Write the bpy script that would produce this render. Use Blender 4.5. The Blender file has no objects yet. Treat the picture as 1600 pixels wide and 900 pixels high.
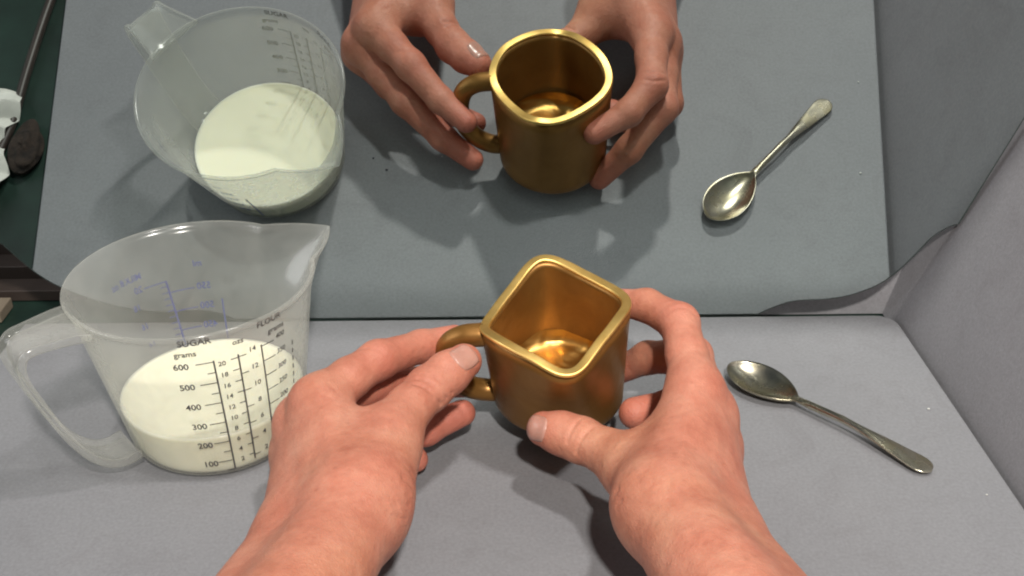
import bpy, bmesh, math, random
import numpy as np
from mathutils import Vector, Matrix

sc = bpy.context.scene
COL = sc.collection
RAD = math.radians
random.seed(7)

# ------------------------------------------------------------------ camera
PITCH, YAW, ROLL = 0.5130092, -0.0265156, -0.0236093
d = Vector((math.sin(YAW) * math.cos(PITCH), math.cos(YAW) * math.cos(PITCH), -math.sin(PITCH)))
r0 = Vector((math.cos(YAW), -math.sin(YAW), 0.0))
u0 = r0.cross(d)
r = r0 * math.cos(ROLL) + u0 * math.sin(ROLL)
u = -r0 * math.sin(ROLL) + u0 * math.cos(ROLL)
cd = bpy.data.cameras.new('camera')
cam = bpy.data.objects.new('camera', cd)
COL.objects.link(cam)
M = Matrix(((r.x, u.x, -d.x, 0.02128), (r.y, u.y, -d.y, -0.69324), (r.z, u.z, -d.z, 0.41180), (0, 0, 0, 1)))
cam.matrix_world = M
cd.sensor_width = 36.0
cd.lens = 36.0 * 1900.07 / 1600.0
cd.clip_start = 0.01
cd.clip_end = 50.0
sc.camera = cam

# ------------------------------------------------------------------ world and lamps (indoors)
w = bpy.data.worlds.new('World')
sc.world = w
w.use_nodes = True
bg = w.node_tree.nodes['Background']
bg.inputs[0].default_value = (0.86, 0.93, 1.0, 1)
bg.inputs[1].default_value = 0.07


def lamp(name, loc, target, size, power, col):
    ld = bpy.data.lights.new(name, 'AREA')
    ld.shape = 'DISK'
    ld.size = size
    ld.energy = power
    ld.color = col
    o = bpy.data.objects.new(name, ld)
    o.location = loc
    dr = Vector(target) - Vector(loc)
    o.rotation_euler = dr.to_track_quat('-Z', 'Y').to_euler()
    COL.objects.link(o)
    return o


lamp('ceiling_lamp', (0.20, -1.18, 1.18), (0.0, -0.15, 0.0), 0.08, 25.0, (1.0, 0.94, 0.87))
lamp('ceiling_lamp', (0.27, -0.32, 1.25), (-0.05, -0.15, 0.0), 0.09, 9.3, (1.0, 0.96, 0.91))
lamp('fill_lamp', (-1.30, -0.50, 0.75), (0.20, -0.15, 0.0), 0.80, 6.5, (0.97, 0.98, 1.0))  # added soft fill from the left, brightens the leaning panel

vs = sc.view_settings
vs.view_transform = 'Standard'
vs.look = 'None'
vs.exposure = 0.0
vs.gamma = 1.0
sc.cycles.use_denoising = True
try:
    sc.cycles.denoiser = 'OPENIMAGEDENOISE'
except Exception:
    pass
sc.cycles.max_bounces = 14
sc.cycles.glossy_bounces = 8
sc.cycles.transmission_bounces = 10
sc.cycles.transparent_max_bounces = 24
sc.cycles.caustics_reflective = True
sc.cycles.caustics_refractive = True
sc.cycles.sample_clamp_indirect = 4.0
sc.cycles.blur_glossy = 0.4
sc.cycles.pixel_filter_type = 'BLACKMAN_HARRIS'
sc.cycles.filter_width = 2.1

# ------------------------------------------------------------------ helpers


def tag(o, label=None, cat=None, group=None, kind=None):
    if label: o['label'] = label
    if cat: o['category'] = cat
    if group: o['group'] = group
    if kind: o['kind'] = kind
    return o


def meshobj(name, verts, faces, mat=None, parent=None, smooth=True):
    me = bpy.data.meshes.new(name)
    me.from_pydata([tuple(map(float, v)) for v in verts], [], faces)
    me.validate()
    me.update()
    o = bpy.data.objects.new(name, me)
    COL.objects.link(o)
    if mat: me.materials.append(mat)
    if smooth:
        me.polygons.foreach_set('use_smooth', [True] * len(me.polygons))
    if parent: o.parent = parent
    return o


def fix_normals(o):
    bm = bmesh.new()
    bm.from_mesh(o.data)
    bmesh.ops.recalc_face_normals(bm, faces=bm.faces)
    bm.to_mesh(o.data)
    bm.free()
    return o


def empty(name, loc):
    o = bpy.data.objects.new(name, None)
    o.empty_display_size = 0.02
    o.location = loc
    COL.objects.link(o)
    return o


def adopt(child, parent):
    child.parent = parent
    child.matrix_parent_inverse = Matrix.Translation(-Vector(parent.location))
    return child


def prism(name, pts, off, mat, bevel=0.0, parent=None):
    """closed polygon pts (3D) extruded by vector off"""
    n = len(pts)
    v = [Vector(p) for p in pts] + [Vector(p) + Vector(off) for p in pts]
    f = [list(range(n))[::-1], list(range(n, 2 * n))]
    for i in range(n):
        j = (i + 1) % n
        f.append([i, j, n + j, n + i])
    o = meshobj(name, v, f, mat, parent, smooth=False)
    fix_normals(o)
    if bevel > 0:
        m = o.modifiers.new('bevel', 'BEVEL')
        m.width = bevel
        m.segments = 3
        m.limit_method = 'ANGLE'
    return o


def crom(P, n):
    """Catmull-Rom through P, n samples"""
    P = [Vector(p) for p in P]
    P = [P[0] * 2 - P[1]] + P + [P[-1] * 2 - P[-2]]
    S = len(P) - 3
    out = []
    for k in range(n):
        t = k / (n - 1) * S
        i = min(int(t), S - 1)
        t -= i
        a, b, c, e = P[i], P[i + 1], P[i + 2], P[i + 3]
        out.append(0.5 * ((2 * b) + (c - a) * t + (2 * a - 5 * b + 4 * c - e) * t * t + (3 * b - a - 3 * c + e) * t ** 3))
    return out


def tube(name, path, rad, mat, parent=None, seg=16, caps=True):
    V, F = [], []
    n = len(path)
    up = Vector((0, 0, 1))
    side = None
    for i, p in enumerate(path):
        t = (path[min(i + 1, n - 1)] - path[max(i - 1, 0)]).normalized()
        if side is None:
            side = t.cross(up if abs(t.z) < .9 else Vector((0, 1, 0))).normalized()
        side = (side - t * side.dot(t)).normalized()
        b = t.cross(side)
        rr = rad[i] if hasattr(rad, '__len__') else rad
        for k in range(seg):
            a = 2 * math.pi * k / seg
            V.append(p + (side * math.cos(a) + b * math.sin(a)) * rr)
    for i in range(n - 1):
        for k in range(seg):
            k2 = (k + 1) % seg
            F.append([i * seg + k, i * seg + k2, (i + 1) * seg + k2, (i + 1) * seg + k])
    if caps:
        F.append(list(range(seg))[::-1])
        F.append(list(range((n - 1) * seg, n * seg)))
    return meshobj(name, V, F, mat, parent)


# ------------------------------------------------------------------ materials


def newmat(name):
    m = bpy.data.materials.new(name)
    m.use_nodes = True
    nt = m.node_tree
    b = nt.nodes['Principled BSDF']
    return m, nt, b


def nd(nt, t, **kw):
    n = nt.nodes.new(t)
    for k, v in kw.items():
        setattr(n, k, v)
    return n


def noise(nt, scale, detail=4, rough=.55, coord='Object', dist=0.0):
    tc = nd(nt, 'ShaderNodeTexCoord')
    n = nd(nt, 'ShaderNodeTexNoise')
    n.inputs['Scale'].default_value = scale
    n.inputs['Detail'].default_value = detail
    n.inputs['Roughness'].default_value = rough
    n.inputs['Distortion'].default_value = dist
    nt.links.new(tc.outputs[coord], n.inputs['Vector'])
    return n


def ramp(nt, src, stops):
    rp = nd(nt, 'ShaderNodeValToRGB')
    e = rp.color_ramp.elements
    while len(e) > 1: e.remove(e[-1])
    e[0].position, e[0].color = stops[0][0], (*stops[0][1], 1)
    for p, c in stops[1:]:
        x = e.new(p)
        x.color = (*c, 1)
    nt.links.new(src, rp.inputs[0])
    return rp


def bump(nt, b, src, strength, dist, prev=None):
    bp = nd(nt, 'ShaderNodeBump')
    bp.inputs['Strength'].default_value = strength
    bp.inputs['Distance'].default_value = dist
    nt.links.new(src, bp.inputs['Height'])
    if prev: nt.links.new(prev.outputs[0], bp.inputs['Normal'])
    if b: nt.links.new(bp.outputs[0], b.inputs['Normal'])
    return bp


def m_board(name, c1, c2, rough=.62):
    m, nt, b = newmat(name)
    n1 = noise(nt, 7, 6, .62, dist=.6)
    rp = ramp(nt, n1.outputs[0], [(.28, c1), (.72, c2)])
    sm = noise(nt, 26, 5, .7, dist=1.5)                      # faint handling smudges
    sr = ramp(nt, sm.outputs[0], [(.50, (.5, .5, .5)), (.68, (.43, .42, .42)), (.80, (.56, .56, .56))])
    m0 = nd(nt, 'ShaderNodeMixRGB', blend_type='OVERLAY'); m0.inputs[0].default_value = .45
    nt.links.new(rp.outputs[0], m0.inputs[1]); nt.links.new(sr.outputs[0], m0.inputs[2])
    n2 = noise(nt, 520, 3, .6)
    mx = nd(nt, 'ShaderNodeMixRGB', blend_type='OVERLAY')
    mx.inputs[0].default_value = .30
    nt.links.new(m0.outputs[0], mx.inputs[1])
    g = ramp(nt, n2.outputs[0], [(.3, (.34, .34, .34)), (.7, (.66, .66, .66))])
    nt.links.new(g.outputs[0], mx.inputs[2])
    # scattered dust grains
    tc = nd(nt, 'ShaderNodeTexCoord')
    vo = nd(nt, 'ShaderNodeTexVoronoi'); vo.inputs['Scale'].default_value = 85
    nt.links.new(tc.outputs['Object'], vo.inputs['Vector'])
    sp = nd(nt, 'ShaderNodeSeparateColor'); nt.links.new(vo.outputs['Color'], sp.inputs[0])
    gt = nd(nt, 'ShaderNodeMath', operation='GREATER_THAN'); gt.inputs[1].default_value = .965
    nt.links.new(sp.outputs[0], gt.inputs[0])
    ls = nd(nt, 'ShaderNodeMath', operation='LESS_THAN'); ls.inputs[1].default_value = .05
    nt.links.new(vo.outputs['Distance'], ls.inputs[0])
    mu = nd(nt, 'ShaderNodeMath', operation='MULTIPLY')
    nt.links.new(gt.outputs[0], mu.inputs[0]); nt.links.new(ls.outputs[0], mu.inputs[1])
    mu2 = nd(nt, 'ShaderNodeMath', operation='MULTIPLY'); mu2.inputs[1].default_value = .6
    nt.links.new(mu.outputs[0], mu2.inputs[0])
    md = nd(nt, 'ShaderNodeMixRGB')
    nt.links.new(mu2.outputs[0], md.inputs[0]); nt.links.new(mx.outputs[0], md.inputs[1])
    dc = ramp(nt, sp.outputs[1], [(.45, (.10, .10, .11)), (.55, (.5, .5, .5))])
    nt.links.new(dc.outputs[0], md.inputs[2])
    nt.links.new(md.outputs[0], b.inputs['Base Color'])
    b.inputs['Roughness'].default_value = rough
    b.inputs['Specular IOR Level'].default_value = .35
    n3 = noise(nt, 900, 2, .6)
    bp = bump(nt, None, n3.outputs[0], .25, .0006)
    n4 = noise(nt, 40, 3, .5)
    bump(nt, b, n4.outputs[0], .12, .003, bp)
    return m


MAT_BOARD = m_board('grey_board', (.184, .187, .199), (.208, .211, .223))
MAT_PANEL = m_board('grey_panel', (.228, .226, .240), (.262, .259, .274))


def m_plain(name, col, rough=.6, metal=0.0, var=.25, scale=30, bumpd=0.0):
    m, nt, b = newmat(name)
    n1 = noise(nt, scale, 5, .6)
    lo = tuple(c * (1 - var) for c in col)
    hi = tuple(min(1, c * (1 + var)) for c in col)
    rp = ramp(nt, n1.outputs[0], [(.3, lo), (.7, hi)])
    nt.links.new(rp.outputs[0], b.inputs['Base Color'])
    b.inputs['Roughness'].default_value = rough
    b.inputs['Metallic'].default_value = metal
    if bumpd: bump(nt, b, n1.outputs[0], .5, bumpd)
    return m


MAT_MAT = m_plain('green_table', (.008, .022, .016), .45, 0, .45, 22, .0006)
MAT_WOOD = m_plain('dark_wood', (.030, .022, .018), .5, 0, .5, 14, .001)
MAT_PALE = m_plain('pale_wood', (.20, .165, .12), .6, 0, .25, 20, .001)
MAT_PAPER = m_plain('white_paper', (.62, .62, .58), .8, 0, .12, 60)
MAT_CABLE = m_plain('brown_cable', (.035, .026, .022), .45, 0, .3, 40)
MAT_CLOTH = m_plain('brown_cloth', (.022, .014, .010), .95, 0, .8, 120, .004)
MAT_CRUMB = m_plain('pale_crumb', (.60, .60, .57), .8, 0, .1, 200)
MAT_GRIT = m_plain('dark_grit', (.05, .05, .06), .8, 0, .1, 200)

m, nt, b = newmat('mirror_silver')
b.inputs['Base Color'].default_value = (.545, .60, .59, 1)
b.inputs['Metallic'].default_value = 1.0
b.inputs['Roughness'].default_value = 0.0
MAT_MIRROR = m
MAT_GLASSEDGE = m_plain('glass_edge', (.05, .065, .06), .2, 0, .2, 60)
MAT_BACKING = m_plain('mirror_backing', (.10, .09, .09), .7, 0, .2, 40)

# gold: brushed, slightly worn
m, nt, b = newmat('gold_lacquer')
n1 = noise(nt, 38, 5, .65, dist=.8)
rp = ramp(nt, n1.outputs[0], [(.3, (.240, .112, .025)), (.7, (.305, .152, .038))])
nt.links.new(rp.outputs[0], b.inputs['Base Color'])
b.inputs['Metallic'].default_value = .62
n2 = noise(nt, 48, 5, .65, dist=1.4)
rr = ramp(nt, n2.outputs[0], [(.3, (.33, .33, .33)), (.5, (.40, .40, .40)), (.7, (.52, .52, .52))])
nt.links.new(rr.outputs[0], b.inputs['Roughness'])
tc = nd(nt, 'ShaderNodeTexCoord')
mp = nd(nt, 'ShaderNodeMapping')
mp.inputs['Scale'].default_value = (160, 160, 2600)
nt.links.new(tc.outputs['Object'], mp.inputs['Vector'])
n3 = nd(nt, 'ShaderNodeTexNoise')
n3.inputs['Scale'].default_value = 1.0
n3.inputs['Detail'].default_value = 2
nt.links.new(mp.outputs[0], n3.inputs['Vector'])
bp = bump(nt, None, n3.outputs[0], .12, .0004)
n4 = noise(nt, 300, 3, .6)
bump(nt, b, n4.outputs[0], .05, .0003, bp)
MAT_GOLD = m

m, nt, b = newmat('gold_floor')
n1 = noise(nt, 44, 1, .4, dist=.9)
rp = ramp(nt, n1.outputs[0], [(.3, (.40, .215, .055)), (.7, (.60, .36, .11))])
nt.links.new(rp.outputs[0], b.inputs['Base Color'])
b.inputs['Metallic'].default_value = 1.0
b.inputs['Roughness'].default_value = .38
bump(nt, b, n1.outputs[0], .8, .006)
MAT_GOLDFLOOR = m

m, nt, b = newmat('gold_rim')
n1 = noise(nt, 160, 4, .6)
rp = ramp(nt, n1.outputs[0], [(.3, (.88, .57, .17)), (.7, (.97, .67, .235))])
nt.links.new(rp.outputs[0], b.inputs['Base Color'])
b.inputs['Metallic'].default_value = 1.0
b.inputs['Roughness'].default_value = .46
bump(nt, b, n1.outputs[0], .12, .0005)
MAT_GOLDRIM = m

# tarnished silver
m, nt, b = newmat('spoon_silver')
n1 = noise(nt, 60, 5, .6)
rp = ramp(nt, n1.outputs[0], [(.30, (.46, .41, .27)), (.70, (.66, .63, .54))])
nt.links.new(rp.outputs[0], b.inputs['Base Color'])
b.inputs['Metallic'].default_value = 1.0
rr = ramp(nt, n1.outputs[0], [(.3, (.32, .32, .32)), (.7, (.17, .17, .17))])
nt.links.new(rr.outputs[0], b.inputs['Roughness'])
bump(nt, b, noise(nt, 500, 3).outputs[0], .05, .0004)
MAT_SPOON = m

# translucent polypropylene
m, nt, b = newmat('frosted_plastic')
nt.nodes.remove(b)
out = nt.nodes['Material Output']
tr = nd(nt, 'ShaderNodeBsdfTransparent'); tr.inputs[0].default_value = (.97, .975, .96, 1)
df = nd(nt, 'ShaderNodeBsdfDiffuse'); df.inputs[0].default_value = (.82, .82, .78, 1)
tl = nd(nt, 'ShaderNodeBsdfTranslucent'); tl.inputs[0].default_value = (.84, .83, .78, 1)
gl = nd(nt, 'ShaderNodeBsdfGlossy'); gl.inputs['Roughness'].default_value = .16
mA = nd(nt, 'ShaderNodeMixShader'); mA.inputs[0].default_value = .5
nt.links.new(df.outputs[0], mA.inputs[1]); nt.links.new(tl.outputs[0], mA.inputs[2])
mB = nd(nt, 'ShaderNodeMixShader'); mB.inputs[0].default_value = .17
lw = nd(nt, 'ShaderNodeLayerWeight'); lw.inputs[0].default_value = .35
mr = nd(nt, 'ShaderNodeMapRange')
mr.inputs['To Min'].default_value = .105; mr.inputs['To Max'].default_value = .42
nt.links.new(lw.outputs['Facing'], mr.inputs[0])
sc_n = noise(nt, 55, 5, .7, dist=1.0)
sc_r = nd(nt, 'ShaderNodeMapRange'); sc_r.inputs['From Min'].default_value = .3; sc_r.inputs['From Max'].default_value = .75
sc_r.inputs['To Min'].default_value = .82; sc_r.inputs['To Max'].default_value = 1.28
nt.links.new(sc_n.outputs[0], sc_r.inputs[0])
sc_m = nd(nt, 'ShaderNodeMath', operation='MULTIPLY')
nt.links.new(mr.outputs[0], sc_m.inputs[0]); nt.links.new(sc_r.outputs[0], sc_m.inputs[1])
nt.links.new(sc_m.outputs[0], mB.inputs[0])
nt.links.new(tr.outputs[0], mB.inputs[1]); nt.links.new(mA.outputs[0], mB.inputs[2])
mC = nd(nt, 'ShaderNodeMixShader')
pw = nd(nt, 'ShaderNodeMath', operation='POWER'); pw.inputs[1].default_value = 4.0
nt.links.new(lw.outputs['Facing'], pw.inputs[0])
ml = nd(nt, 'ShaderNodeMath', operation='MULTIPLY_ADD'); ml.inputs[1].default_value = .25; ml.inputs[2].default_value = .035
nt.links.new(pw.outputs[0], ml.inputs[0])
nt.links.new(ml.outputs[0], mC.inputs[0])
nt.links.new(mB.outputs[0], mC.inputs[1]); nt.links.new(gl.outputs[0], mC.inputs[2])
nt.links.new(mC.outputs[0], out.inputs[0])
MAT_PLASTIC = m

m, nt, b = newmat('milk')
b.inputs['Base Color'].default_value = (.93, .885, .70, 1)
b.inputs['Subsurface Weight'].default_value = .6
b.inputs['Subsurface Radius'].default_value = (1.0, .9, .7)
b.inputs['Subsurface Scale'].default_value = .004
b.inputs['Roughness'].default_value = .18
b.inputs['IOR'].default_value = 1.35
MAT_MILK = m

MAT_INK = m_plain('black_ink', (.070, .066, .066), .6, 0, .6, 500)
MAT_BLUE = m_plain('blue_ink', (.003, .022, .20), .6, 0, .2, 400)

# skin
m, nt, b = newmat('skin')
at = nd(nt, 'ShaderNodeAttribute'); at.attribute_name = 'tone'
n1 = noise(nt, 38, 5, .62)
n2 = noise(nt, 240, 4, .6)
nb_ = noise(nt, 13, 4, .6)
base = ramp(nt, n1.outputs[0], [(.26, (.375, .128, .080)), (.50, (.465, .187, .122)), (.76, (.545, .262, .178))])
sp = ramp(nt, n2.outputs[0], [(.30, (.40, .37, .36)), (.65, (.56, .56, .56))])
mx = nd(nt, 'ShaderNodeMixRGB', blend_type='OVERLAY'); mx.inputs[0].default_value = .35
nt.links.new(base.outputs[0], mx.inputs[1]); nt.links.new(sp.outputs[0], mx.inputs[2])
mh = nd(nt, 'ShaderNodeMixRGB', blend_type='OVERLAY'); mh.inputs[0].default_value = .55
hr = ramp(nt, nb_.outputs[0], [(.32, (.56, .47, .47)), (.5, (.5, .5, .5)), (.68, (.50, .53, .46))])
nt.links.new(mx.outputs[0], mh.inputs[1]); nt.links.new(hr.outputs[0], mh.inputs[2])
# sparse freckles
vf_ = nd(nt, 'ShaderNodeTexVoronoi'); vf_.inputs['Scale'].default_value = 95
tcf = nd(nt, 'ShaderNodeTexCoord'); nt.links.new(tcf.outputs['Object'], vf_.inputs['Vector'])
fr1 = ramp(nt, vf_.outputs['Distance'], [(.05, (.74, .66, .62)), (.16, (1, 1, 1))])
mf = nd(nt, 'ShaderNodeMixRGB', blend_type='MULTIPLY'); mf.inputs[0].default_value = .5
nt.links.new(mh.outputs[0], mf.inputs[1]); nt.links.new(fr1.outputs[0], mf.inputs[2])
mx2 = nd(nt, 'ShaderNodeMixRGB', blend_type='MIX')
mx2.inputs[2].default_value = (.50, .140, .100, 1)
mul = nd(nt, 'ShaderNodeMath', operation='MULTIPLY'); mul.inputs[1].default_value = .62
nt.links.new(at.outputs['Fac'], mul.inputs[0])
nt.links.new(mul.outputs[0], mx2.inputs[0])
nt.links.new(mf.outputs[0], mx2.inputs[1])
nt.links.new(mx2.outputs[0], b.inputs['Base Color'])
b.inputs['Subsurface Weight'].default_value = .22
b.inputs['Subsurface Radius'].default_value = (1.0, .35, .2)
b.inputs['Subsurface Scale'].default_value = .003
b.inputs['Roughness'].default_value = .52
b.inputs['Specular IOR Level'].default_value = .38
vo = nd(nt, 'ShaderNodeTexVoronoi', feature='DISTANCE_TO_EDGE'); vo.inputs['Scale'].default_value = 620
tc = nd(nt, 'ShaderNodeTexCoord')
nw = noise(nt, 300, 2)
mm = nd(nt, 'ShaderNodeMixRGB'); mm.inputs[0].default_value = .004
nt.links.new(tc.outputs['Object'], mm.inputs[1]); nt.links.new(nw.outputs['Color'], mm.inputs[2])
nt.links.new(mm.outputs[0], vo.inputs['Vector'])
bp = bump(nt, None, vo.outputs['Distance'], .45, .0007)
bp2 = bump(nt, None, n2.outputs[0], .28, .0010, bp)
bump(nt, b, noise(nt, 85, 4, .65).outputs[0], .28, .0026, bp2)
MAT_SKIN = m

m, nt, b = newmat('fingernail')
n1 = noise(nt, 150, 3)
rp = ramp(nt, n1.outputs[0], [(.3, (.42, .205, .155)), (.7, (.49, .26, .205))])
nt.links.new(rp.outputs[0], b.inputs['Base Color'])
b.inputs['Roughness'].default_value = .28
b.inputs['Subsurface Weight'].default_value = .3
b.inputs['Subsurface Radius'].default_value = (1, .4, .3)
b.inputs['Subsurface Scale'].default_value = .002
MAT_NAIL = m

# ------------------------------------------------------------------ setting: table, board
TZ = -0.013
o = meshobj('table', [(-3, -3, TZ), (3, -3, TZ), (3, 3, TZ), (-3, 3, TZ)], [[0, 1, 2, 3]], MAT_MAT, smooth=False)
tag(o, kind='structure')

bx = lambda y: 0.2533 + 0.0857 * (-y)          # right edge of the board
lx = lambda y: -0.3222 - 0.0690 * (-y)         # left edge
pts = [(lx(-.9), -.9), (bx(-.9), -.9)]
# rounded rear right corner
for k in range(7):
    a = k / 6 * math.pi / 2
    pts.append((bx(-.003) - .014 + .014 * math.cos(a), -.0175 + .014 * math.sin(a)))
pts += [(lx(-.0035), -.0035)]
o = prism('board', [(x, y, 0) for x, y in pts], (0, 0, TZ + .0002), MAT_BOARD, bevel=.0012)
tag(o, kind='structure')

# side panel leaning outwards along the right edge
LEAN = 0.25
def wp(y, z, off=0.0):
    return (0.2568 + 0.0857 * (-y) + LEAN * z + off, y, z)
o = prism('grey_panel', [wp(.035, TZ + .0005), wp(-.9, TZ + .0005), wp(-.9, .46), wp(.035, .46)], (.010, 0, 0), MAT_PANEL, bevel=.001)
tag(o, 'tall grey panel leaning outward along the right edge of the board', 'panel')
# rear panel behind the mirror
o = prism('grey_panel', [(-.10, .018, TZ + .0005), (.2655, .018, TZ + .0005), (.2655 + LEAN * .22, .018, .22), (-.10, .018, .22)], (0, .008, 0), MAT_PANEL, bevel=.001)
tag(o, 'low grey panel showing beneath the scalloped corner of the mirror', 'panel')

# ------------------------------------------------------------------ mirror (leans forward)
TILT = 0.29487047
ct, st = math.cos(TILT), math.sin(TILT)
MN = Vector((0, -ct, -st))                       # faces the viewer and downwards
def mp3(x, v, off=0.0):                          # v = distance up the mirror plane
    return Vector((x, -st * v, ct * v)) + MN * off
prof = [(-.345, .30), (-.345, .10), (-.3158, .0744), (-.3131, .0704), (-.3003, .0462), (-.2852, .0310), (-.2601, .0167),
        (-.2325, .0094), (-.205, .0105), (-.190, .0070), (-.182, .0012), (.1640, .0008)]
rc = [(.1640, .0008), (.1726, .0071), (.1863, .0136), (.2068, .0151), (.2226, .0191), (.2374, .0278), (.2473, .0394), (.2560, .0553),
      (.2628, .0696), (.2706, .0781), (.2766, .0807)]
rcs = crom([(x, v, 0) for x, v in rc], 41)
lcs = crom([(x, v, 0) for x, v in prof[1:11]], 41)
poly = [(prof[0][0], prof[0][1])] + [(p.x, p.y) for p in lcs] + [(p.x, p.y) for p in rcs] + [(.2766 + .2171 * (.30 - .0807) * ct, .30)]
mroot = empty('mirror', (0, 0, 0))
tag(mroot, 'large forward-leaning frameless mirror with scalloped lower corners', 'mirror')
n = len(poly)
def shrink(pl, e):
    out_ = []
    for i in range(len(pl)):
        a, c = Vector(pl[i - 1]), Vector(pl[(i + 1) % len(pl)])
        t = (c - a).normalized()
        out_.append((pl[i][0] - t.y * e, pl[i][1] + t.x * e))
    return out_
face = shrink(poly, .0013)
o = meshobj('mirror_face', [mp3(x, v, .0026) for x, v in face], [list(range(n))], MAT_MIRROR, mroot, smooth=False)
# orient towards the viewer
bm = bmesh.new(); bm.from_mesh(o.data)
for f in bm.faces:
    f.normal_update()
    if f.normal.dot(MN) < 0: f.normal_flip()
bm.to_mesh(o.data); bm.free()
o = prism('glass_plate', [mp3(x, v, .0022) for x, v in poly], -MN * .0036, MAT_GLASSEDGE, parent=mroot)
inner = [(x * .992 + .0, v + (.0025 if v < .29 else -.002)) for x, v in poly]
o = prism('backing', [mp3(x, v, -.0016) for x, v in inner], -MN * .0016, MAT_BACKING, parent=mroot)

# ------------------------------------------------------------------ measuring jug
HJ, SPA, HDA = .0975, RAD(40.6), RAD(220.6)
def jc(z):
    f = z / HJ
    return Vector((-.163 - .0055 * f, -.126 + .0075 * f))
def jr(z):
    R = .0470 + .019 * z / HJ
    if z < .008: R -= .008 * (1 - math.sqrt(max(0, 1 - (1 - z / .008) ** 2)))
    return R
def spout(th, z):
    dl = (th - SPA + math.pi) % (2 * math.pi) - math.pi
    A = 0.0 if z < .052 else .0230 * ((z - .052) / (HJ - .052)) ** 1.5
    q = abs(dl) / RAD(25)
    g = max(0.0, 1 - q)
    g = math.sqrt(g * g + .0012) - .0346 if g > 0 else 0
    return A * max(0, g)
def jp(th, z, off=0.0):
    c = jc(max(z, 0))
    R = jr(max(z, 0)) + spout(th, z) + off
    return Vector((c.x + R * math.cos(th), c.y + R * math.sin(th), z))
NA = 168
angs = []
for k in range(NA):
    t = k / NA * 2 * math.pi
    angs.append(SPA + t - .55 * math.sin(t))     # denser near the spout
JZ0 = .0006
zs_out = [0, .0006, .0016, .003, .005, .008] + [.008 + (HJ - .0035 - .008) * k / 26 for k in range(1, 27)]
rings = [[jp(t, z) for t in angs] for z in zs_out]
# rim lip, then inside
rings.append([jp(t, HJ - .0030, .0010) for t in angs])
rings.append([jp(t, HJ - .0010, .0016) for t in angs])
rings.append([jp(t, HJ, .0010) for t in angs])
rings.append([jp(t, HJ + .0003, 0) for t in angs])
rings.append([jp(t, HJ - .0006, -.0012) for t in angs])
zs_in = [HJ - .003 - (HJ - .003 - .010) * k / 26 for k in range(27)] + [.007, .005, .0036]
for z in zs_in:
    rings.append([jp(t, z, -.0016) for t in angs])
V, F = [], []
for rg in rings: V += [p + Vector((0, 0, JZ0)) for p in rg]
for i in range(len(rings) - 1):
    for k in range(NA):
        k2 = (k + 1) % NA
        F.append([i * NA + k, i * NA + k2, (i + 1) * NA + k2, (i + 1) * NA + k])
F.append(list(range(NA))[::-1])
F.append(list(range((len(rings) - 1) * NA, len(rings) * NA)))
jug = empty('measuring_jug', (-.165, -.122, 0))
tag(jug, 'translucent plastic measuring jug with pouring lip, printed scales and loop handle', 'jug')
o = meshobj('body', V, F, MAT_PLASTIC)
adopt(o, jug)

# handle: an I-section strap swept along a loop
ha = Vector((math.cos(HDA), math.sin(HDA), 0)); hl = Vector((.651, -.759, 0))
hc = Vector((-.1675, -.120, JZ0))
hp = crom([(.0640, .0935, .0200), (.0720, .0945, .0178), (.0860, .0946, .0150), (.0955, .0935, .0140), (.0992, .0880, .0136), (.0990, .0790, .0134), (.0950, .0655, .0130), (.0870, .0420, .0128),
           (.0780, .0235, .0128), (.0690, .0135, .0130), (.0600, .0095, .0132), (.0500, .0105, .0135)], 56)
V, F = [], []
PR = 16
for i, q in enumerate(hp):
    a = hp[max(i - 1, 0)]; c = hp[min(i + 1, len(hp) - 1)]
    t = Vector((c.x - a.x, c.y - a.y)).normalized()
    nn = Vector((t.y, -t.x))                     # in the rho-z plane
    w_ = q.z
    e = .0026; th1, th2 = .0008, .0021
    sec = [(-w_, -th2), (-w_ + e * .5, -th2 * 1.05), (-w_ + e, -th2 * .9), (-w_ + e * 1.3, -th1), (0, -th1), (w_ - e * 1.3, -th1), (w_ - e, -th2 * .9), (w_ - e * .5, -th2 * 1.05),
           (w_, -th2), (w_ , th2), (w_ - e, th2 * .9), (w_ - e * 1.3, th1), (0, th1), (-w_ + e * 1.3, th1), (-w_ + e, th2 * .9), (-w_, th2)]
    for s, h in sec:
        V.append(hc + ha * (q.x + nn.x * h) + hl * s + Vector((0, 0, q.y + nn.y * h)))
for i in range(len(hp) - 1):
    for k in range(PR):
        k2 = (k + 1) % PR
        F.append([i * PR + k, i * PR + k2, (i + 1) * PR + k2, (i + 1) * PR + k])
F.append(list(range(PR))[::-1]); F.append(list(range((len(hp) - 1) * PR, len(hp) * PR)))
o = meshobj('handle', V, F, MAT_PLASTIC)
fix_normals(o)
adopt(o, jug)

# printed scales on the jug wall
def text_mesh(body, size):
    cu = bpy.data.curves.new('t', 'FONT')
    cu.body = body
    cu.size = size
    cu.align_x = 'CENTER'; cu.align_y = 'CENTER'
    cu.offset = size * .022
    cu.resolution_u = 3
    ob = bpy.data.objects.new('t', cu)
    COL.objects.link(ob)
    dg = bpy.context.evaluated_depsgraph_get()
    me = bpy.data.meshes.new_from_object(ob.evaluated_get(dg))
    vs_ = [tuple(v.co) for v in me.vertices]
    fs_ = [list(p.vertices) for p in me.polygons]
    bpy.data.objects.remove(ob); bpy.data.curves.remove(cu); bpy.data.meshes.remove(me)
    return vs_, fs_

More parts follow.
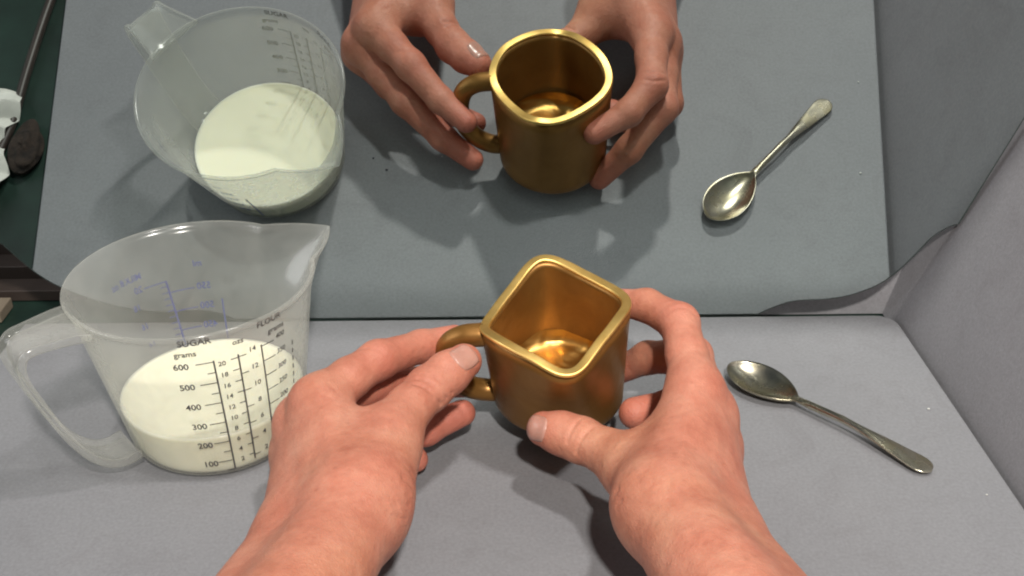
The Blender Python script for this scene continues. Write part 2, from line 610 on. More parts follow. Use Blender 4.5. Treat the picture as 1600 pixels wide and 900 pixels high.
class Print:
    def __init__(s): s.V, s.F = [], []
    def add(s, vs_, fs_, th0, z0, flip=1):
        b = len(s.V)
        for x, y, _ in vs_:
            z = z0 + y
            th = th0 + flip * x / jr(max(z, .001))
            s.V.append(jp(th, z, .00025) + Vector((0, 0, JZ0)))
        s.F += [[b + i for i in f] for f in fs_]
    def text(s, body, size, thd, z):
        v, f = text_mesh(body, size); s.add(v, f, RAD(thd), z)
    def hline(s, th0, th1, z, w=.0006):
        n_ = 6; v = []; b = len(s.V)
        for k in range(n_ + 1):
            th = RAD(th0 + (th1 - th0) * k / n_)
            for dz in (-w / 2, w / 2): s.V.append(jp(th, z + dz, .00025) + Vector((0, 0, JZ0)))
        for k in range(n_): s.F.append([b + 2 * k, b + 2 * k + 2, b + 2 * k + 3, b + 2 * k + 1])
    def vline(s, tha, za, thb, zb, w=.0009):
        n_ = 24; b = len(s.V)
        for k in range(n_ + 1):
            f = k / n_; th = RAD(tha + (thb - tha) * f); z = za + (zb - za) * f; R = jr(max(z, .001))
            for dx in (-w / 2, w / 2): s.V.append(jp(th + dx / R, z, .00025) + Vector((0, 0, JZ0)))
        for k in range(n_): s.F.append([b + 2 * k, b + 2 * k + 1, b + 2 * k + 3, b + 2 * k + 2])
    def build(s, name, mat):
        o = meshobj(name, s.V, s.F, mat, smooth=False)
        adopt(o, jug)
        return o

P = Print()
P.text('SUGAR', .0052, -75.0, .0935)
P.text('grams', .0046, -80.0, .0868)
P.vline(-68.2, .0807, -67.2, .0060, .0009)
for k in range(6):
    z = .0790 - .0134 * k
    P.text(str(600 - 100 * k), .0052, -83.2 + .4 * k, z)
    P.hline(-76.5, -68, z + .0008)
    if k < 6: P.hline(-72.0, -68, z - .0060)
P.text('ozs', .0044, -56.0, .0885)
P.vline(-56.6, .0806, -53.7, .0090, .0009)
for k in range(10):
    z = .0775 - .0073 * k
    P.text(str(20 - 2 * k), .0040, -64.6 + .35 * k, z)
    P.hline(-60.3 + .35 * k, -56.6 + .3 * k, z + .0012)
P.build('sugar_scale', MAT_INK)
P = Print()
for k in range(7):
    z = .0808 - .0112 * k
    P.text(str(14 - 2 * k), .0042, -49.4 + .7 * k, z)
    P.hline(-56.2 + .45 * k, -52.6 + .5 * k, z - .0018)
P.vline(-44.6, .0811, -39.3, .0125, .0009)
P.text('FLOUR', .0050, -39.5, .0935)
P.text('grams', .0046, -35.5, .0868)
for k in range(7):
    z = .0812 - .0098 * k
    P.text(str(400 - 50 * k), .0042, -33.0 + .7 * k, z)
    P.hline(-44.4 + .7 * k, -37.0 + .7 * k, z - .0012)
for k in range(9):
    P.vline(-23.6 + .45 * k, .0720 - .0052 * k, -23.6 + .45 * k + .2, .0690 - .0052 * k, .0009)
P.build('flour_scale', MAT_INK)
P = Print()
P.text('fl oz', .0052, 150.0, .0745); P.text('MILK', .0050, 140.0, .0745)
P.text('20', .0052, 139.0, .0672)
P.hline(135.5, 122.5, .0668); P.vline(122.5, .0672, 119.5, .0120, .0011)
for k in range(13): P.hline(126.5 - .15 * k, 122.5 - .2 * k, .0640 - .0036 * k, .0005)
for k in range(4):
    z = .0600 - .0115 * k
    P.hline(122.0 - .4 * k, 108.0, z); P.text(str(550 - 50 * k), .0054, 102.5, z + .0004)
P.text('ml', .0052, 104.0, .0738)
P.vline(93.2, .0520, 93.0, .0130, .0010)
for k in range(4): P.text(str(18 - 2 * k), .0048, 143.0 - k, .0580 - .0115 * k)
P.build('liquid_scale', MAT_BLUE)

# milk
ML = .0290
zs_m = [.0038, .0046, .0060, .0080] + [.008 + (ML - .008) * k / 8 for k in range(1, 9)]
def mr_(z): return -.0021
V, F = [], []
lev = [[jp(t, z, mr_(z)) for t in angs] for z in zs_m]
lev.append([jp(t, ML - .0006, -.0034) for t in angs])
lev.append([jp(t, ML - .0008, -.0060) for t in angs])
for rg in lev: V += [p + Vector((0, 0, JZ0)) for p in rg]
for i in range(len(lev) - 1):
    for k in range(NA):
        k2 = (k + 1) % NA
        F.append([i * NA + k, i * NA + k2, (i + 1) * NA + k2, (i + 1) * NA + k])
F.append(list(range(NA))[::-1]); F.append(list(range((len(lev) - 1) * NA, len(lev) * NA)))
o = meshobj('milk', V, F, MAT_MILK)
tag(o, 'creamy white milk filling the bottom third of the plastic jug', 'milk')

# ------------------------------------------------------------------ gold mug
RIM = np.array([(-0.0108,-0.1428,0.0789),(-0.0104,-0.1387,0.0785),(-0.0095,-0.1348,0.0784),(-0.0081,-0.1310,0.0786),(-0.0064,-0.1272,0.0792),(-0.0046,-0.1236,0.0801),(-0.0026,-0.1200,0.0812),(-0.0005,-0.1165,0.0824),(0.0016,-0.1132,0.0836),(0.0038,-0.1099,0.0849),(0.0059,-0.1068,0.0864),(0.0081,-0.1036,0.0880),(0.0104,-0.1006,0.0897),(0.0130,-0.0977,0.0915),(0.0160,-0.0952,0.0931),(0.0194,-0.0933,0.0942),(0.0233,-0.0922,0.0946),(0.0273,-0.0921,0.0943),(0.0313,-0.0929,0.0936),(0.0351,-0.0944,0.0926),(0.0387,-0.0963,0.0917),(0.0422,-0.0985,0.0908),(0.0455,-0.1009,0.0900),(0.0487,-0.1033,0.0894),(0.0520,-0.1059,0.0888),(0.0551,-0.1086,0.0883),(0.0582,-0.1114,0.0879),(0.0611,-0.1144,0.0877),(0.0638,-0.1176,0.0875),(0.0661,-0.1210,0.0875),(0.0679,-0.1247,0.0875),(0.0691,-0.1287,0.0876),(0.0695,-0.1328,0.0877),(0.0692,-0.1370,0.0879),(0.0683,-0.1410,0.0881),(0.0669,-0.1450,0.0882),(0.0652,-0.1488,0.0881),(0.0633,-0.1524,0.0876),(0.0613,-0.1560,0.0868),(0.0591,-0.1594,0.0858),(0.0568,-0.1627,0.0847),(0.0544,-0.1659,0.0835),(0.0521,-0.1690,0.0821),(0.0498,-0.1720,0.0805),(0.0474,-0.1750,0.0787),(0.0448,-0.1778,0.0767),(0.0419,-0.1802,0.0750),(0.0385,-0.1819,0.0739),(0.0346,-0.1827,0.0736),(0.0306,-0.1827,0.0741),(0.0267,-0.1818,0.0752),(0.0229,-0.1803,0.0766),(0.0193,-0.1785,0.0780),(0.0158,-0.1765,0.0791),(0.0124,-0.1745,0.0800),(0.0090,-0.1723,0.0807),(0.0057,-0.1699,0.0813),(0.0024,-0.1672,0.0818),(-0.0007,-0.1644,0.0821),(-0.0035,-0.1613,0.0821),(-0.0059,-0.1579,0.0818),(-0.0079,-0.1544,0.0812),(-0.0095,-0.1507,0.0804),(-0.0105,-0.1468,0.0796)])
# finer: fourier interpolation to 128 points
ft = np.fft.fft(RIM, axis=0); NM = 128
g = np.zeros((NM, 3), complex); g[:32] = ft[:32]; g[-31:] = ft[-31:]
RIM = np.fft.ifft(g, axis=0).real * 2
AX = np.array([-.060, -.170, 1.0]); AX /= np.linalg.norm(AX)      # mug leans towards the viewer
CT = RIM.mean(0)
BC, BR = np.array([.0312, -.1197, .0185]), .0366                # round base
base_pts = []
for p in RIM:
    an = math.atan2(p[1] - CT[1], p[0] - CT[0])
    base_pts.append(BC + np.array([BR * math.cos(an), BR * math.sin(an), .10 * BR * math.sin(an)]))
base_pts = np.array(base_pts)
B0 = BC
def inset(loop, dist):
    n_ = len(loop); out_ = []
    for i in range(n_):
        t = loop[(i + 1) % n_] - loop[i - 1]; t /= np.linalg.norm(t)
        nn = np.cross(t, AX); nn /= np.linalg.norm(nn)
        if np.dot(nn, loop.mean(0) - loop[i]) < 0: nn = -nn
        out_.append(loop[i] + nn * dist)
    return np.array(out_)
base_t = base_pts
WALL = .0050
rin = inset(RIM, WALL)
bin_t = inset(base_t, WALL)
loops = []
loops.append(inset(base_t, .0035)); loops.append(inset(base_t, .0010) + AX * .0004); loops.append(base_t + AX * .0022)
for k in range(1, 15):
    f = k / 15.0
    loops.append((base_t + AX * .0022) * (1 - f) + (RIM - AX * .0016) * f)
NSPLIT = len(loops)
loops.append(rin - AX * .0016)
for k in range(1, 13):
    f = k / 13.0
    loops.append((rin - AX * .0014) * (1 - f) + (bin_t + AX * .0105) * f)
loops.append(bin_t + AX * .0095)
loops.append(bin_t + AX * .0060)
V = [p for L_ in loops for p in L_]; F = []
for i in range(len(loops) - 1):
    for k in range(NM):
        k2 = (k + 1) % NM
        F.append([i * NM + k, i * NM + k2, (i + 1) * NM + k2, (i + 1) * NM + k])
F.append(list(range(NM)))
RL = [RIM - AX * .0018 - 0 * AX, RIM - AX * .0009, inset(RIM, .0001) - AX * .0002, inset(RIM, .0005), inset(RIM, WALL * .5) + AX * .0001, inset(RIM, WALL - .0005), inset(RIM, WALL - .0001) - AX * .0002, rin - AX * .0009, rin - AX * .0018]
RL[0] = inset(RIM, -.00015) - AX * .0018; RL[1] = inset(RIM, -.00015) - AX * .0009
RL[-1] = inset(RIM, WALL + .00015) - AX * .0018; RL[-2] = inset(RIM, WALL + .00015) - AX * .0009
RV, RF = [], []
for strip in (RL[0:2], RL[1:4], RL[3:6], RL[5:8], RL[7:9]):       # crisp edges between side, bevel and flat top
    b0 = len(RV)
    RV += [p for L_ in strip for p in L_]
    for i in range(len(strip) - 1):
        for k in range(NM):
            k2 = (k + 1) % NM
            RF.append([b0 + i * NM + k, b0 + i * NM + k2, b0 + (i + 1) * NM + k2, b0 + (i + 1) * NM + k])
mug = empty('gold_mug', tuple(B0))
tag(mug, 'gold metallic mug with a square-looking wavy rim, held tilted between both hands', 'mug')
o = meshobj('body', V, F, MAT_GOLD)
fix_normals(o)
adopt(o, mug)
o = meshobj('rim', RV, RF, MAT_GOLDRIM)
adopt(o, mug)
# inner floor: a shallow lumpy dome with a filleted edge
V = []; rngs = []
fl = inset(base_t, WALL - .0004)
fc = fl.mean(0)
for f, h in ((1.0, .0240), (.965, .0200), (.92, .0172), (.86, .0156), (.75, .0146), (.6, .0144), (.45, .0145), (.3, .0147), (.15, .0148)):
    rngs.append(fc + (fl - fc) * f + AX * h)
V = [p for L_ in rngs for p in L_]; F = []
for i in range(len(rngs) - 1):
    for k in range(NM):
        k2 = (k + 1) % NM
        F.append([i * NM + k, (i + 1) * NM + k, (i + 1) * NM + k2, i * NM + k2])
F.append(list(range((len(rngs) - 1) * NM, len(rngs) * NM)))
o = meshobj('inner_floor', V, F, MAT_GOLDFLOOR)
adopt(o, mug)
# ear handle
hpth = crom([(-.0072, -.1410, .0722), (-.012, -.1412, .0722), (-.0200, -.1406, .0710), (-.0272, -.1390, .0660), (-.0308, -.1360, .0570), (-.0308, -.1325, .0470), (-.0272, -.1287, .0370), (-.0200, -.1257, .0292), (-.011, -.1235, .0252), (-.0020, -.1232, .0248)], 48)
o = tube('handle', hpth, [.0066 - .0004 * math.sin(math.pi * k / 47) for k in range(48)], MAT_GOLD, seg=20)
adopt(o, mug)

# ------------------------------------------------------------------ teaspoon
S0 = Vector((.1357, -.0730, 0)); S2 = Vector((.2297, -.1712, 0))
sa = (S2 - S0); SL = sa.length; sa.normalize()
sl = Vector((-sa.y, sa.x, 0))
def lerp(x, xs, ys): return float(np.interp(x, xs, ys))
st_ = []
for k in range(141):
    s = (1 - math.cos(math.pi * k / 140)) / 2 * .80 + k / 140 * .20
    st_.append(s * SL)
BL = .0490
def halfw(x):
    if x < BL:
        q = x / BL
        return max(.0148 * (math.sin(math.pi * min(1, q ** .84)) ** .62) if 0 < q < 1 else 0, .0 if q < .5 else lerp(x, (BL * .5, BL * .93, BL), (0, .0032, .0026)))
    e = lerp(x, (BL, BL + .010, BL + .040, SL - .028, SL - .010, SL), (.0026, .0022, .0024, .0046, .0066, .0066))
    if x > SL - .0075:
        q = (x - (SL - .0075)) / .0075
        e *= math.sqrt(max(0, 1 - q * q))
    return e
def ztop(x): return lerp(x, (0, .012, .030, BL - .004, BL + .006, BL + .030, SL - .035, SL - .012, SL), (.0088, .0082, .0074, .0066, .0070, .0082, .0068, .0042, .0030))
def depth(x):
    if x >= BL: return -lerp(x, (BL, BL + .008, BL + .045, SL - .015, SL), (.0006, .0017, .0015, .0006, .0003))
    q = x / BL
    return .0070 * math.sin(math.pi * min(1, q ** .9)) ** .7 - .0006 * q
V, F = [], []
NV = 21
for x in st_:
    hw = max(halfw(x), .00015)
    for side in (0, 1):
        for j in range(NV):
            v = -1 + 2 * j / (NV - 1)
            if side: v = -v
            zt = ztop(x) - depth(x) * (1 - v * v)
            th = (.0013 if x < BL else lerp(x, (BL, BL + .01, SL - .03, SL), (.0016, .0034, .0024, .0016)))
            # round the edge
            ed = math.sqrt(max(0, 1 - abs(v) ** (10 if x < BL else 4)))
            z = zt if not side else zt - th * (.25 + .75 * ed)
            q = S0 + sa * x + sl * (hw * v)
            V.append((q.x, q.y, max(z, .0005)))
NR = 2 * NV
for i in range(len(st_) - 1):
    for k in range(NR):
        k2 = (k + 1) % NR
        F.append([i * NR + k, i * NR + k2, (i + 1) * NR + k2, (i + 1) * NR + k])
F.append(list(range(NR))[::-1]); F.append(list(range((len(st_) - 1) * NR, len(st_) * NR)))
o = meshobj('teaspoon', V, F, MAT_SPOON)
fix_normals(o)
tag(o, 'tarnished silver teaspoon lying bowl up on the grey board', 'spoon')

# ------------------------------------------------------------------ hands (signed distance field, surface nets)


def cone_sd(Pt, a, b, ra, rb):
    a = np.array(a, np.float32); b = np.array(b, np.float32)
    ba = b - a
    L2 = float(ba @ ba)
    pa = Pt - a
    h = np.clip((pa @ ba) / L2, 0, 1)
    q = pa - h[..., None] * ba
    return np.sqrt(np.einsum('...i,...i->...', q, q)) - (ra + (rb - ra) * h)


def smin(a, b, k):
    h = np.clip(k - np.abs(a - b), 0, None) / k
    return np.minimum(a, b) - h * h * k * .25


def chain_sd(Pt, ch, k):
    dd = None
    for (p0, r_0), (p1, r_1) in zip(ch[:-1], ch[1:]):
        e = cone_sd(Pt, p0, p1, r_0, r_1)
        dd = e if dd is None else smin(dd, e, k)
    return dd


def hand_sd(Pt, H):
    dp = None
    for a, b_, ra, rb in H['palm']:
        e = cone_sd(Pt, a, b_, ra, rb)
        dp = e if dp is None else smin(dp, e, H.get('kp', .012))
    df_ = None
    for ch in H['fingers']:
        e = chain_sd(Pt, ch, .004)
        df_ = e if df_ is None else smin(df_, e, .0016)
    dd = smin(dp, df_, H.get('kf', .009))
    for c, rad, amp in H.get('dents', []):          # shallow creases and hollows
        q = Pt - np.array(c, np.float32)
        dd = dd + amp * np.exp(-np.einsum('...i,...i->...', q, q) / (rad * rad))
    for pl, wd, amp in H.get('lines', []):          # skin folds, tendons
        q = None
        for a, b_ in zip(pl[:-1], pl[1:]):
            e = cone_sd(Pt, a, b_, 0, 0)
            q = e if q is None else np.minimum(q, e)
        dd = dd + amp * np.exp(-(q / wd) ** 2)
    return dd


def surface_nets(fn, lo, hi, h):
    lo = np.array(lo, np.float32); hi = np.array(hi, np.float32)
    n_ = np.ceil((hi - lo) / h).astype(int) + 1
    B_ = 10
    nb = -(-n_ // B_)
    n_ = nb * B_
    G = np.full(tuple(n_), 1.0, np.float32)
    bi = np.stack(np.meshgrid(*[np.arange(k) for k in nb], indexing='ij'), -1).reshape(-1, 3)
    cen = (lo + h * (bi * B_ + (B_ - 1) / 2)).astype(np.float32)
    dc = fn(cen)
    half = h * B_ * .9
    off = np.stack(np.meshgrid(*[np.arange(B_)] * 3, indexing='ij'), -1).reshape(-1, 3)
    for (i, j, k), dd_ in zip(bi[dc < -half] * B_, dc[dc < -half]):
        G[i:i + B_, j:j + B_, k:k + B_] = -1.0
    actb = bi[np.abs(dc) <= half]
    for q0 in range(0, len(actb), 400):
        bb = actb[q0:q0 + 400]
        gi = bb[:, None, :] * B_ + off[None]
        val = fn((lo + h * gi).astype(np.float32))
        G[gi[..., 0], gi[..., 1], gi[..., 2]] = val
    S = G < 0
    c = [S[i:n_[0] - 1 + i, j:n_[1] - 1 + j, k:n_[2] - 1 + k] for i in (0, 1) for j in (0, 1) for k in (0, 1)]
    cnt = sum(x.astype(np.int8) for x in c)
    act = (cnt > 0) & (cnt < 8)
    idx = np.full(act.shape, -1, np.int64)
    cells = np.argwhere(act)
    idx[tuple(cells.T)] = np.arange(len(cells))
    acc = np.zeros((len(cells), 3)); num = np.zeros(len(cells))
    corners = [(i, j, k) for i in (0, 1) for j in (0, 1) for k in (0, 1)]
    for a in range(8):
        for b_ in range(a + 1, 8):
            ca, cb = np.array(corners[a]), np.array(corners[b_])
            if np.abs(ca - cb).sum() != 1: continue
            ga = G[tuple((cells + ca).T)]; gb = G[tuple((cells + cb).T)]
            mk = (ga < 0) != (gb < 0)
            t = np.where(mk, ga / np.where(mk, ga - gb, 1), 0)
            pt = ca + t[:, None] * (cb - ca)
            acc += pt * mk[:, None]; num += mk
    vert = lo + h * (cells + acc / num[:, None])
    quads = []
    for ax in range(3):
        o1, o2 = [(1, 2), (2, 0), (0, 1)][ax]
        sl0 = [slice(None)] * 3; sl1 = [slice(None)] * 3
        sl0[ax] = slice(0, -1); sl1[ax] = slice(1, None)
        e0 = S[tuple(sl0)]; e1 = S[tuple(sl1)]
        ed = np.argwhere(e0 != e1)
        ok = (ed[:, o1] > 0) & (ed[:, o2] > 0) & (ed[:, o1] < act.shape[o1]) & (ed[:, o2] < act.shape[o2])
        ed = ed[ok]
        if len(ed) == 0: continue
        inside = e0[tuple(ed.T)]
        q = []
        for d1, d2 in ((0, 0), (1, 0), (1, 1), (0, 1)):
            cc = ed.copy(); cc[:, o1] -= d1; cc[:, o2] -= d2
            q.append(idx[tuple(cc.T)])
        q = np.stack(q, 1)
        q[inside] = q[inside]
        q = np.where(inside[:, None], q, q[:, ::-1])
        quads.append(q[(q >= 0).all(1)])
    quads = np.concatenate(quads)
    return vert, quads


def build_hand(name, H, lo, hi, h=.00092):
    fn = lambda X: hand_sd(X, H)
    v, q = surface_nets(fn, lo, hi, h)
    # pull vertices onto the field for a smooth skin
    e = .0007
    vf = v.astype(np.float32)
    for _ in range(2):
        d0 = fn(vf)
        gx = np.stack([fn(vf + np.eye(3, dtype=np.float32)[k] * e) - fn(vf - np.eye(3, dtype=np.float32)[k] * e) for k in range(3)], 1)
        gn = gx / np.maximum(np.linalg.norm(gx, axis=1, keepdims=True), 1e-9)
        vf = vf - gn * np.clip(d0, -h, h)[:, None] * .9
    me = bpy.data.meshes.new(name)
    me.vertices.add(len(vf)); me.vertices.foreach_set('co', vf.astype(np.float32).ravel())
    nq = len(q)
    me.loops.add(nq * 4); me.loops.foreach_set('vertex_index', q.astype(np.int32).ravel())
    me.polygons.add(nq)
    me.polygons.foreach_set('loop_start', np.arange(0, nq * 4, 4, dtype=np.int32))
    me.polygons.foreach_set('loop_total', np.full(nq, 4, np.int32))
    me.update(); me.validate()
    me.polygons.foreach_set('use_smooth', np.ones(nq, bool))
    tone = np.zeros(len(vf), np.float32)
    for c, rad, a in H['tones']:
        dq = vf - np.array(c, np.float32)
        tone += a * np.exp(-np.einsum('ij,ij->i', dq, dq) / (rad * rad))
    at_ = me.attributes.new('tone', 'FLOAT', 'POINT')
    at_.data.foreach_set('value', np.clip(tone, 0, 1).astype(np.float32))
    o = bpy.data.objects.new(name, me)
    COL.objects.link(o)
    me.materials.append(MAT_SKIN)
    fix_normals(o)
    return o, fn


def nail(parent, fn, center, axis, dorsal, length, width):
    """curved plate lying on the skin, found by marching the field"""
    ax = Vector(axis).normalized(); dn = Vector(dorsal); dn = (dn - ax * dn.dot(ax)).normalized(); sd = ax.cross(dn)
    NU, NV_ = 15, 13
    P_ = []
    for i in range(NU):
        u_ = -1 + 2 * i / (NU - 1)
        for j in range(NV_):
            v_ = -1 + 2 * j / (NV_ - 1)
            # superellipse outline mapping of the square
            su = u_ * math.sqrt(max(0, 1 - (.45 if u_ < 0 else .30) * v_ * v_)); sv = v_ * math.sqrt(max(0, 1 - .22 * u_ * u_))
            p0 = Vector(center) + ax * (su * length / 2) + sd * (sv * width / 2) + dn * .020
            P_.append((p0, u_, v_))
    X = np.array([p for p, _, _ in P_], np.float32)
    dn_ = np.array(dn, np.float32)
    t = np.zeros(len(X), np.float32)
    for _ in range(40):
        t += np.clip(fn(X - dn_ * t[:, None]), -.002, .004) * .8
    Y = X - dn_ * t[:, None]
    V, F = [], []
    for k, (p, u_, v_) in enumerate(P_):
        lift = .00040 if max(abs(u_), abs(v_)) < .9 else -.00010
        V.append(Vector(Y[k].tolist()) + dn * lift)
    for i in range(NU - 1):
        for j in range(NV_ - 1):
            F.append([i * NV_ + j, i * NV_ + j + 1, (i + 1) * NV_ + j + 1, (i + 1) * NV_ + j])
    o = meshobj('fingernail', V, F, MAT_NAIL, parent)
    mo = o.modifiers.new('solid', 'SOLIDIFY'); mo.thickness = .0004
    return o


# --- right hand, gripping the mug body
Wr, Wm, Wu = (.077, -.262, .054), (.088, -.264, .046), (.099, -.262, .036)
RH = dict(
    palm=[
        (Wr, (.0985, -.1840, .0650), .0205, .0128),
        (Wm, (.1065, -.1870, .0510), .0200, .0125),
        (Wu, (.1095, -.1930, .0350), .0190, .0120),
        (Wu, (.1085, -.2020, .0190), .0180, .0115),
        (Wr, (.0640, -.2180, .0435), .0200, .0135),
        ((.082, -.248, .046), (.078, -.215, .046), .0190, .0130),
        ((.070, -.224, .044), (.095, -.196, .057), .0120, .0110),
        (Wr, (.1050, -.3600, .0620), .0215, .0255), (Wu, (.1260, -.3600, .0480), .0210, .0250),
    ],
    fingers=[
        [((.0985, -.1840, .0650), .0130), ((.0970, -.1600, .0705), .0105), ((.0955, -.1345, .0745), .0104), ((.0800, -.1140, .0735), .0088), ((.0575, -.1015, .0690), .0074)],
        [((.1065, -.1870, .0510), .0125), ((.1055, -.1600, .0520), .0106), ((.1040, -.1325, .0520), .0106), ((.0820, -.1095, .0365), .0090), ((.0625, -.0985, .0185), .0076)],
        [((.1095, -.1930, .0350), .0120), ((.1115, -.1540, .0265), .0102), ((.0930, -.1380, .0225), .0094), ((.0722, -.1482, .0255), .0088)],
        [((.1085, -.2020, .0190), .0115), ((.1110, -.1690, .0135), .0090), ((.0950, -.1560, .0115), .0080), ((.0820, -.1610, .0120), .0070)],
        [((.0640, -.2180, .0435), .0135), ((.0545, -.2050, .0420), .0113), ((.0410, -.1930, .0410), .0114), ((.0315, -.1870, .0408), .0108), ((.0226, -.1822, .0402), .0092)],
    ],
    tones=[((.0955, -.1345, .0745), .014, .55), ((.0575, -.1015, .069), .018, .9), ((.0625, -.0985, .0185), .02, .8), ((.1065, -.1325, .052), .015, .4),
           ((.041, -.193, .041), .012, .35), ((.0226, -.1822, .0402), .016, .75), ((.0985, -.184, .065), .016, .25), ((.074, -.147, .0245), .02, .9), ((.112, -.2, .03), .03, .5)],
    dents=[],
    lines=[([(.0402, -.1923, .0534), (.0362, -.1984, .0511), (.0339, -.2016, .0464)], .0011, .0009), ([(.0464, -.1988, .0529), (.0399, -.2044, .0484), (.0383, -.2061, .0426)], .0011, .0009),
           ([(.0435, -.1955, .0532), (.0381, -.2014, .0498), (.0362, -.2040, .0446)], .0008, .0003),
           ([(.0470, -.2630, .0570), (.0549, -.2643, .0663)], .0012, .0010), ([(.0480, -.2700, .0560), (.0559, -.2709, .0655)], .0011, .0009), ([(.0480, -.2380, .0440), (.0537, -.2393, .0512)], .0012, .0010),
           ([(.0860, -.2500, .0770), (.0960, -.1900, .0785)], .0032, -.0005), ([(.0970, -.2480, .0650), (.1110, -.1900, .0640)], .0032, -.0005), ([(.0780, -.2800, .0790), (.0860, -.2450, .0770), (.0900, -.2150, .0745)], .0015, -.0004),
           ([(.0860, -.1330, .0850), (.0955, -.1300, .0850), (.1050, -.1330, .0820)], .0010, .0007), ([(.0860, -.1390, .0850), (.0950, -.1365, .0855), (.1050, -.1390, .0810)], .0010, .0007)],
)
HB, fn = build_hand('hand', RH, (.002, -.352, .0015), (.165, -.083, .098))
tag(HB, 'right hand gripping the gold mug body with thumb in front and fingers behind', 'hand')
nail(HB, fn, (.0210, -.1826, .0403), (-.9, .42, 0), (-.30, -.74, .62), .0135, .0140)

# --- left hand, pinching the mug handle
Wr, Wm, Wu = (-.063, -.262, .054), (-.076, -.264, .046), (-.089, -.262, .037)
LH = dict(
    palm=[
        (Wr, (-.0900, -.1930, .0655), .0205, .0128),
        (Wm, (-.1010, -.1900, .0510), .0200, .0122),
        (Wu, (-.1040, -.1950, .0350), .0190, .0118),
        (Wu, (-.1010, -.2030, .0200), .0180, .0112),
        (Wr, (-.0530, -.2110, .0590), .0200, .0135),
        ((-.070, -.248, .046), (-.062, -.216, .048), .0190, .0130),
        ((-.060, -.222, .054), (-.084, -.202, .060), .0115, .0110),
        ((-.0560, -.246, .0560), (-.0535, -.222, .0575), .0155, .0145),
        (Wr, (-.0860, -.3600, .0620), .0215, .0255), (Wu, (-.1090, -.3600, .0480), .0210, .0250),
    ],
    fingers=[
        [((-.0900, -.1930, .0655), .0128), ((-.0770, -.1750, .0675), .0105), ((-.0640, -.1585, .0680), .0102), ((-.0435, -.1345, .0612), .0086), ((-.0265, -.1195, .0572), .0072)],
        [((-.1010, -.1900, .0510), .0122), ((-.0850, -.1670, .0480), .0106), ((-.0690, -.1460, .0450), .0102), ((-.0440, -.1250, .0310), .0088), ((-.0240, -.1130, .0215), .0074)],
        [((-.1040, -.1950, .0350), .0118), ((-.0830, -.1730, .0270), .0102), ((-.0620, -.1640, .0215), .0096), ((-.0420, -.1540, .0200), .0086), ((-.0225, -.1425, .0225), .0074)],
        [((-.1010, -.2030, .0200), .0112), ((-.0800, -.1850, .0130), .0088), ((-.0640, -.1760, .0110), .0080), ((-.0470, -.1690, .0110), .0070)],
        [((-.0530, -.2110, .0590), .0135), ((-.0450, -.1940, .0620), .0114), ((-.0360, -.1780, .0630), .0116), ((-.0268, -.1672, .0652), .0110), ((-.0188, -.1592, .0672), .0093)],
    ],
    tones=[((-.064, -.1585, .068), .015, .5), ((-.0265, -.1195, .0572), .02, .9), ((-.024, -.113, .0215), .02, .8), ((-.0225, -.1425, .0225), .03, .9),
           ((-.0355, -.1775, .0645), .012, .3), ((-.0175, -.1575, .0715), .014, .6), ((-.09, -.193, .0655), .016, .25), ((-.06, -.17, .02), .03, .8)],
    dents=[],
    lines=[([(-.0420, -.1900, .0735), (-.0357, -.1914, .0710), (-.0292, -.1896, .0614)], .0012, .0008), ([(-.0402, -.1853, .0735), (-.0329, -.1878, .0712), (-.0264, -.1858, .0620)], .0012, .0008),
           ([(-.0383, -.1823, .0742), (-.0300, -.1842, .0715), (-.0241, -.1821, .0630)], .0010, .0007),
           ([(-.0440, -.2504, .0685), (-.0370, -.2470, .0600)], .0012, .0010), ([(-.0420, -.2578, .0681), (-.0360, -.2540, .0590)], .0012, .0010), ([(-.0430, -.2727, .0667), (-.0384, -.2658, .0592)], .0011, .0005),
           ([(-.0440, -.2785, .0644), (-.0397, -.2726, .0568)], .0011, .0005), ([(-.0827, -.1970, .0791), (-.0720, -.2050, .0765), (-.0612, -.2145, .0740)], .0016, .0005),
           ([(-.0730, -.2550, .0770), (-.0880, -.1990, .0790)], .0032, -.0005), ([(-.0860, -.2500, .0660), (-.1010, -.1930, .0640)], .0032, -.0005),
           ([(-.0720, -.1620, .0780), (-.0640, -.1640, .0790), (-.0570, -.1660, .0760)], .0010, .0007)],
)
HA, fn = build_hand('hand', LH, (-.150, -.352, .0015), (-.003, -.098, .098))
tag(HA, 'left hand pinching the gold mug handle between thumb and index finger', 'hand')
nail(HA, fn, (-.0205, -.1612, .0668), (.66, .70, .20), (.10, -.66, .75), .0145, .0145)

# ------------------------------------------------------------------ clutter beyond the board (mostly seen in the mirror)
o = tube('cable', crom([(-.335, -.420, TZ + .004), (-.350, -.330, TZ + .004), (-.358, -.280, TZ + .004), (-.3635, -.220, TZ + .004), (-.3665, -.170, TZ + .004), (-.372, -.140, TZ + .004)], 40), .0035, MAT_CABLE, seg=12)
tag(o, 'dark brown cable lying across the green table beside the board', 'cable')


def lump(name, c, rad, mat, amp, seed, nu=28, nv=18, hf=5):
    rng = np.random.RandomState(seed)
    ph = rng.rand(12) * 6.28; fr_ = rng.randint(1, hf, (12, 2))
    V, F = [], []
    for i in range(nv + 1):
        b_ = math.pi * i / nv
        for k in range(nu):
            a = 2 * math.pi * k / nu
            f = 1 + amp * sum(math.sin(fr_[q][0] * a + fr_[q][1] * b_ * 2 + ph[q]) for q in range(12)) / 6
            V.append((c[0] + rad[0] * f * math.sin(b_) * math.cos(a), c[1] + rad[1] * f * math.sin(b_) * math.sin(a), max(TZ + .0004, c[2] + rad[2] * f * math.cos(b_))))
    for i in range(nv):
        for k in range(nu):
            k2 = (k + 1) % nu
            F.append([i * nu + k, i * nu + k2, (i + 1) * nu + k2, (i + 1) * nu + k])
    o = meshobj(name, V, F, mat)
    fix_normals(o)
    return o


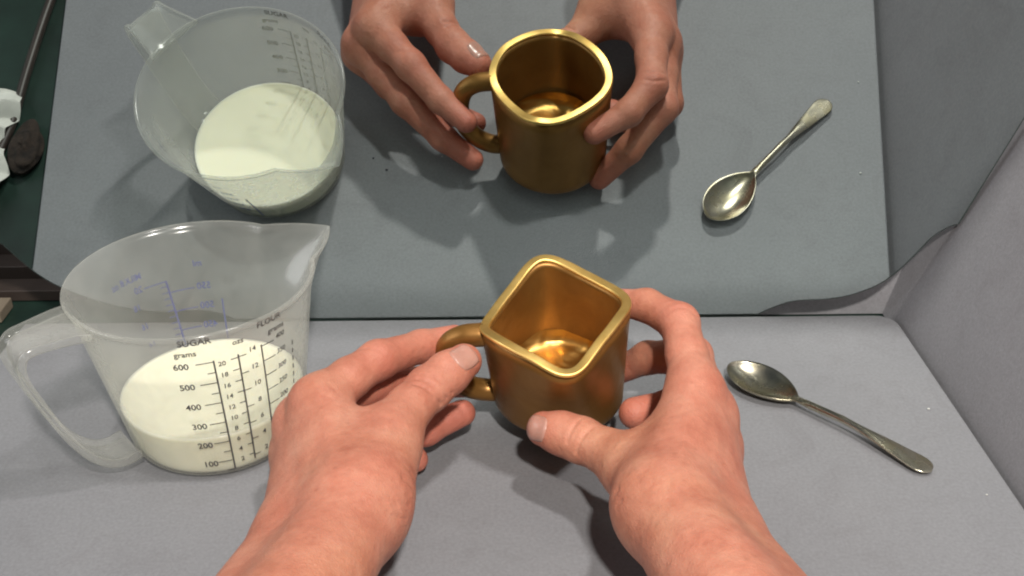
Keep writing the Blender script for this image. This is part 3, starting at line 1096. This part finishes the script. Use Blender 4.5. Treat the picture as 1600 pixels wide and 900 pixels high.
o = lump('cloth_wad', (-.352, -.146, TZ + .005), (.012, .022, .0065), MAT_CLOTH, .16, 11, 48, 30, 5)
tag(o, 'crumpled brown rag on the dark green table beside the cable', 'rag')

# fluted white paper: pleated sheet
V, F = [], []
NP, NQ = 74, 12
for i in range(NP):
    for j in range(NQ):
        f = i / (NP - 1); g_ = j / (NQ - 1)
        tri = abs(((f * 4.3 + g_ * .5) % 1) * 2 - 1)
        z = TZ + .003 + .016 * math.sin(math.pi * min(1, g_ * .9 + .1)) + .0085 * tri * (.4 + .6 * g_)
        V.append((-.410 + .046 * g_ + .004 * math.sin(f * 11), -.190 + .100 * f + .006 * math.sin(g_ * 5), max(z, TZ + .001)))
for i in range(NP - 1):
    for j in range(NQ - 1):
        F.append([i * NQ + j, i * NQ + j + 1, (i + 1) * NQ + j + 1, (i + 1) * NQ + j])
o = meshobj('paper_sheet', V, F, MAT_PAPER, smooth=False)
mo = o.modifiers.new('solid', 'SOLIDIFY'); mo.thickness = .0006
tag(o, 'crumpled pleated white paper at the left edge of the mirror', 'paper')

def plank(name, x0, x1, y0, y1, z0, z1, mat, label, rot=0.0, cat='plank', grp=None):
    c = Vector(((x0 + x1) / 2, (y0 + y1) / 2, 0))
    R_ = Matrix.Rotation(rot, 3, 'Z')
    q = [c + R_ @ (Vector((x, y, 0)) - c) for x, y in ((x0, y0), (x1, y0), (x1, y1), (x0, y1))]
    o = prism(name, [(p.x, p.y, z0) for p in q], (0, 0, z1 - z0), mat, bevel=.0008)
    tag(o, label, cat, grp)
    return o

plank('wooden_strip', -.62, -.300, .048, .066, TZ + .0005, TZ + .009, MAT_WOOD, 'dark wooden strip nearest the board under the mirror corner', .00, 'strip', 'dark strips behind the mirror')
plank('wooden_strip', -.62, -.305, .074, .094, TZ + .0005, TZ + .014, MAT_WOOD, 'middle dark wooden strip under the left mirror corner', .01, 'strip', 'dark strips behind the mirror')
plank('wooden_strip', -.62, -.300, .102, .128, TZ + .0005, TZ + .020, MAT_WOOD, 'rearmost dark wooden strip under the left mirror corner', -.01, 'strip', 'dark strips behind the mirror')
plank('wooden_block', -.46, -.349, .018, .040, TZ + .0005, TZ + .0085, MAT_PALE, 'small pale wooden block at the left rim of the picture', .0, 'block')

def speck(c, rad, mat, label, seed, cat='crumb'):
    o = lump('crumb', (c[0], c[1], .0004 + rad * .4), (rad, rad * .8, rad * .5), mat, .3, seed, 10, 7)
    me = o.data
    for v in me.vertices: v.co.z = max(v.co.z, .0003)
    tag(o, label, cat)
speck((.2452, -.1113), .0008, MAT_CRUMB, 'white crumb on the board above the spoon handle', 1)
speck((.2535, -.1890), .0006, MAT_CRUMB, 'white crumb on the board near its right edge below the spoon', 2)
speck((-.0960, -.1290), .0008, MAT_GRIT, 'smaller dark grit speck on the board between jug and left hand', 3)
speck((-.0860, -.1190), .0010, MAT_GRIT, 'larger dark grit speck on the board between jug and left hand', 4)
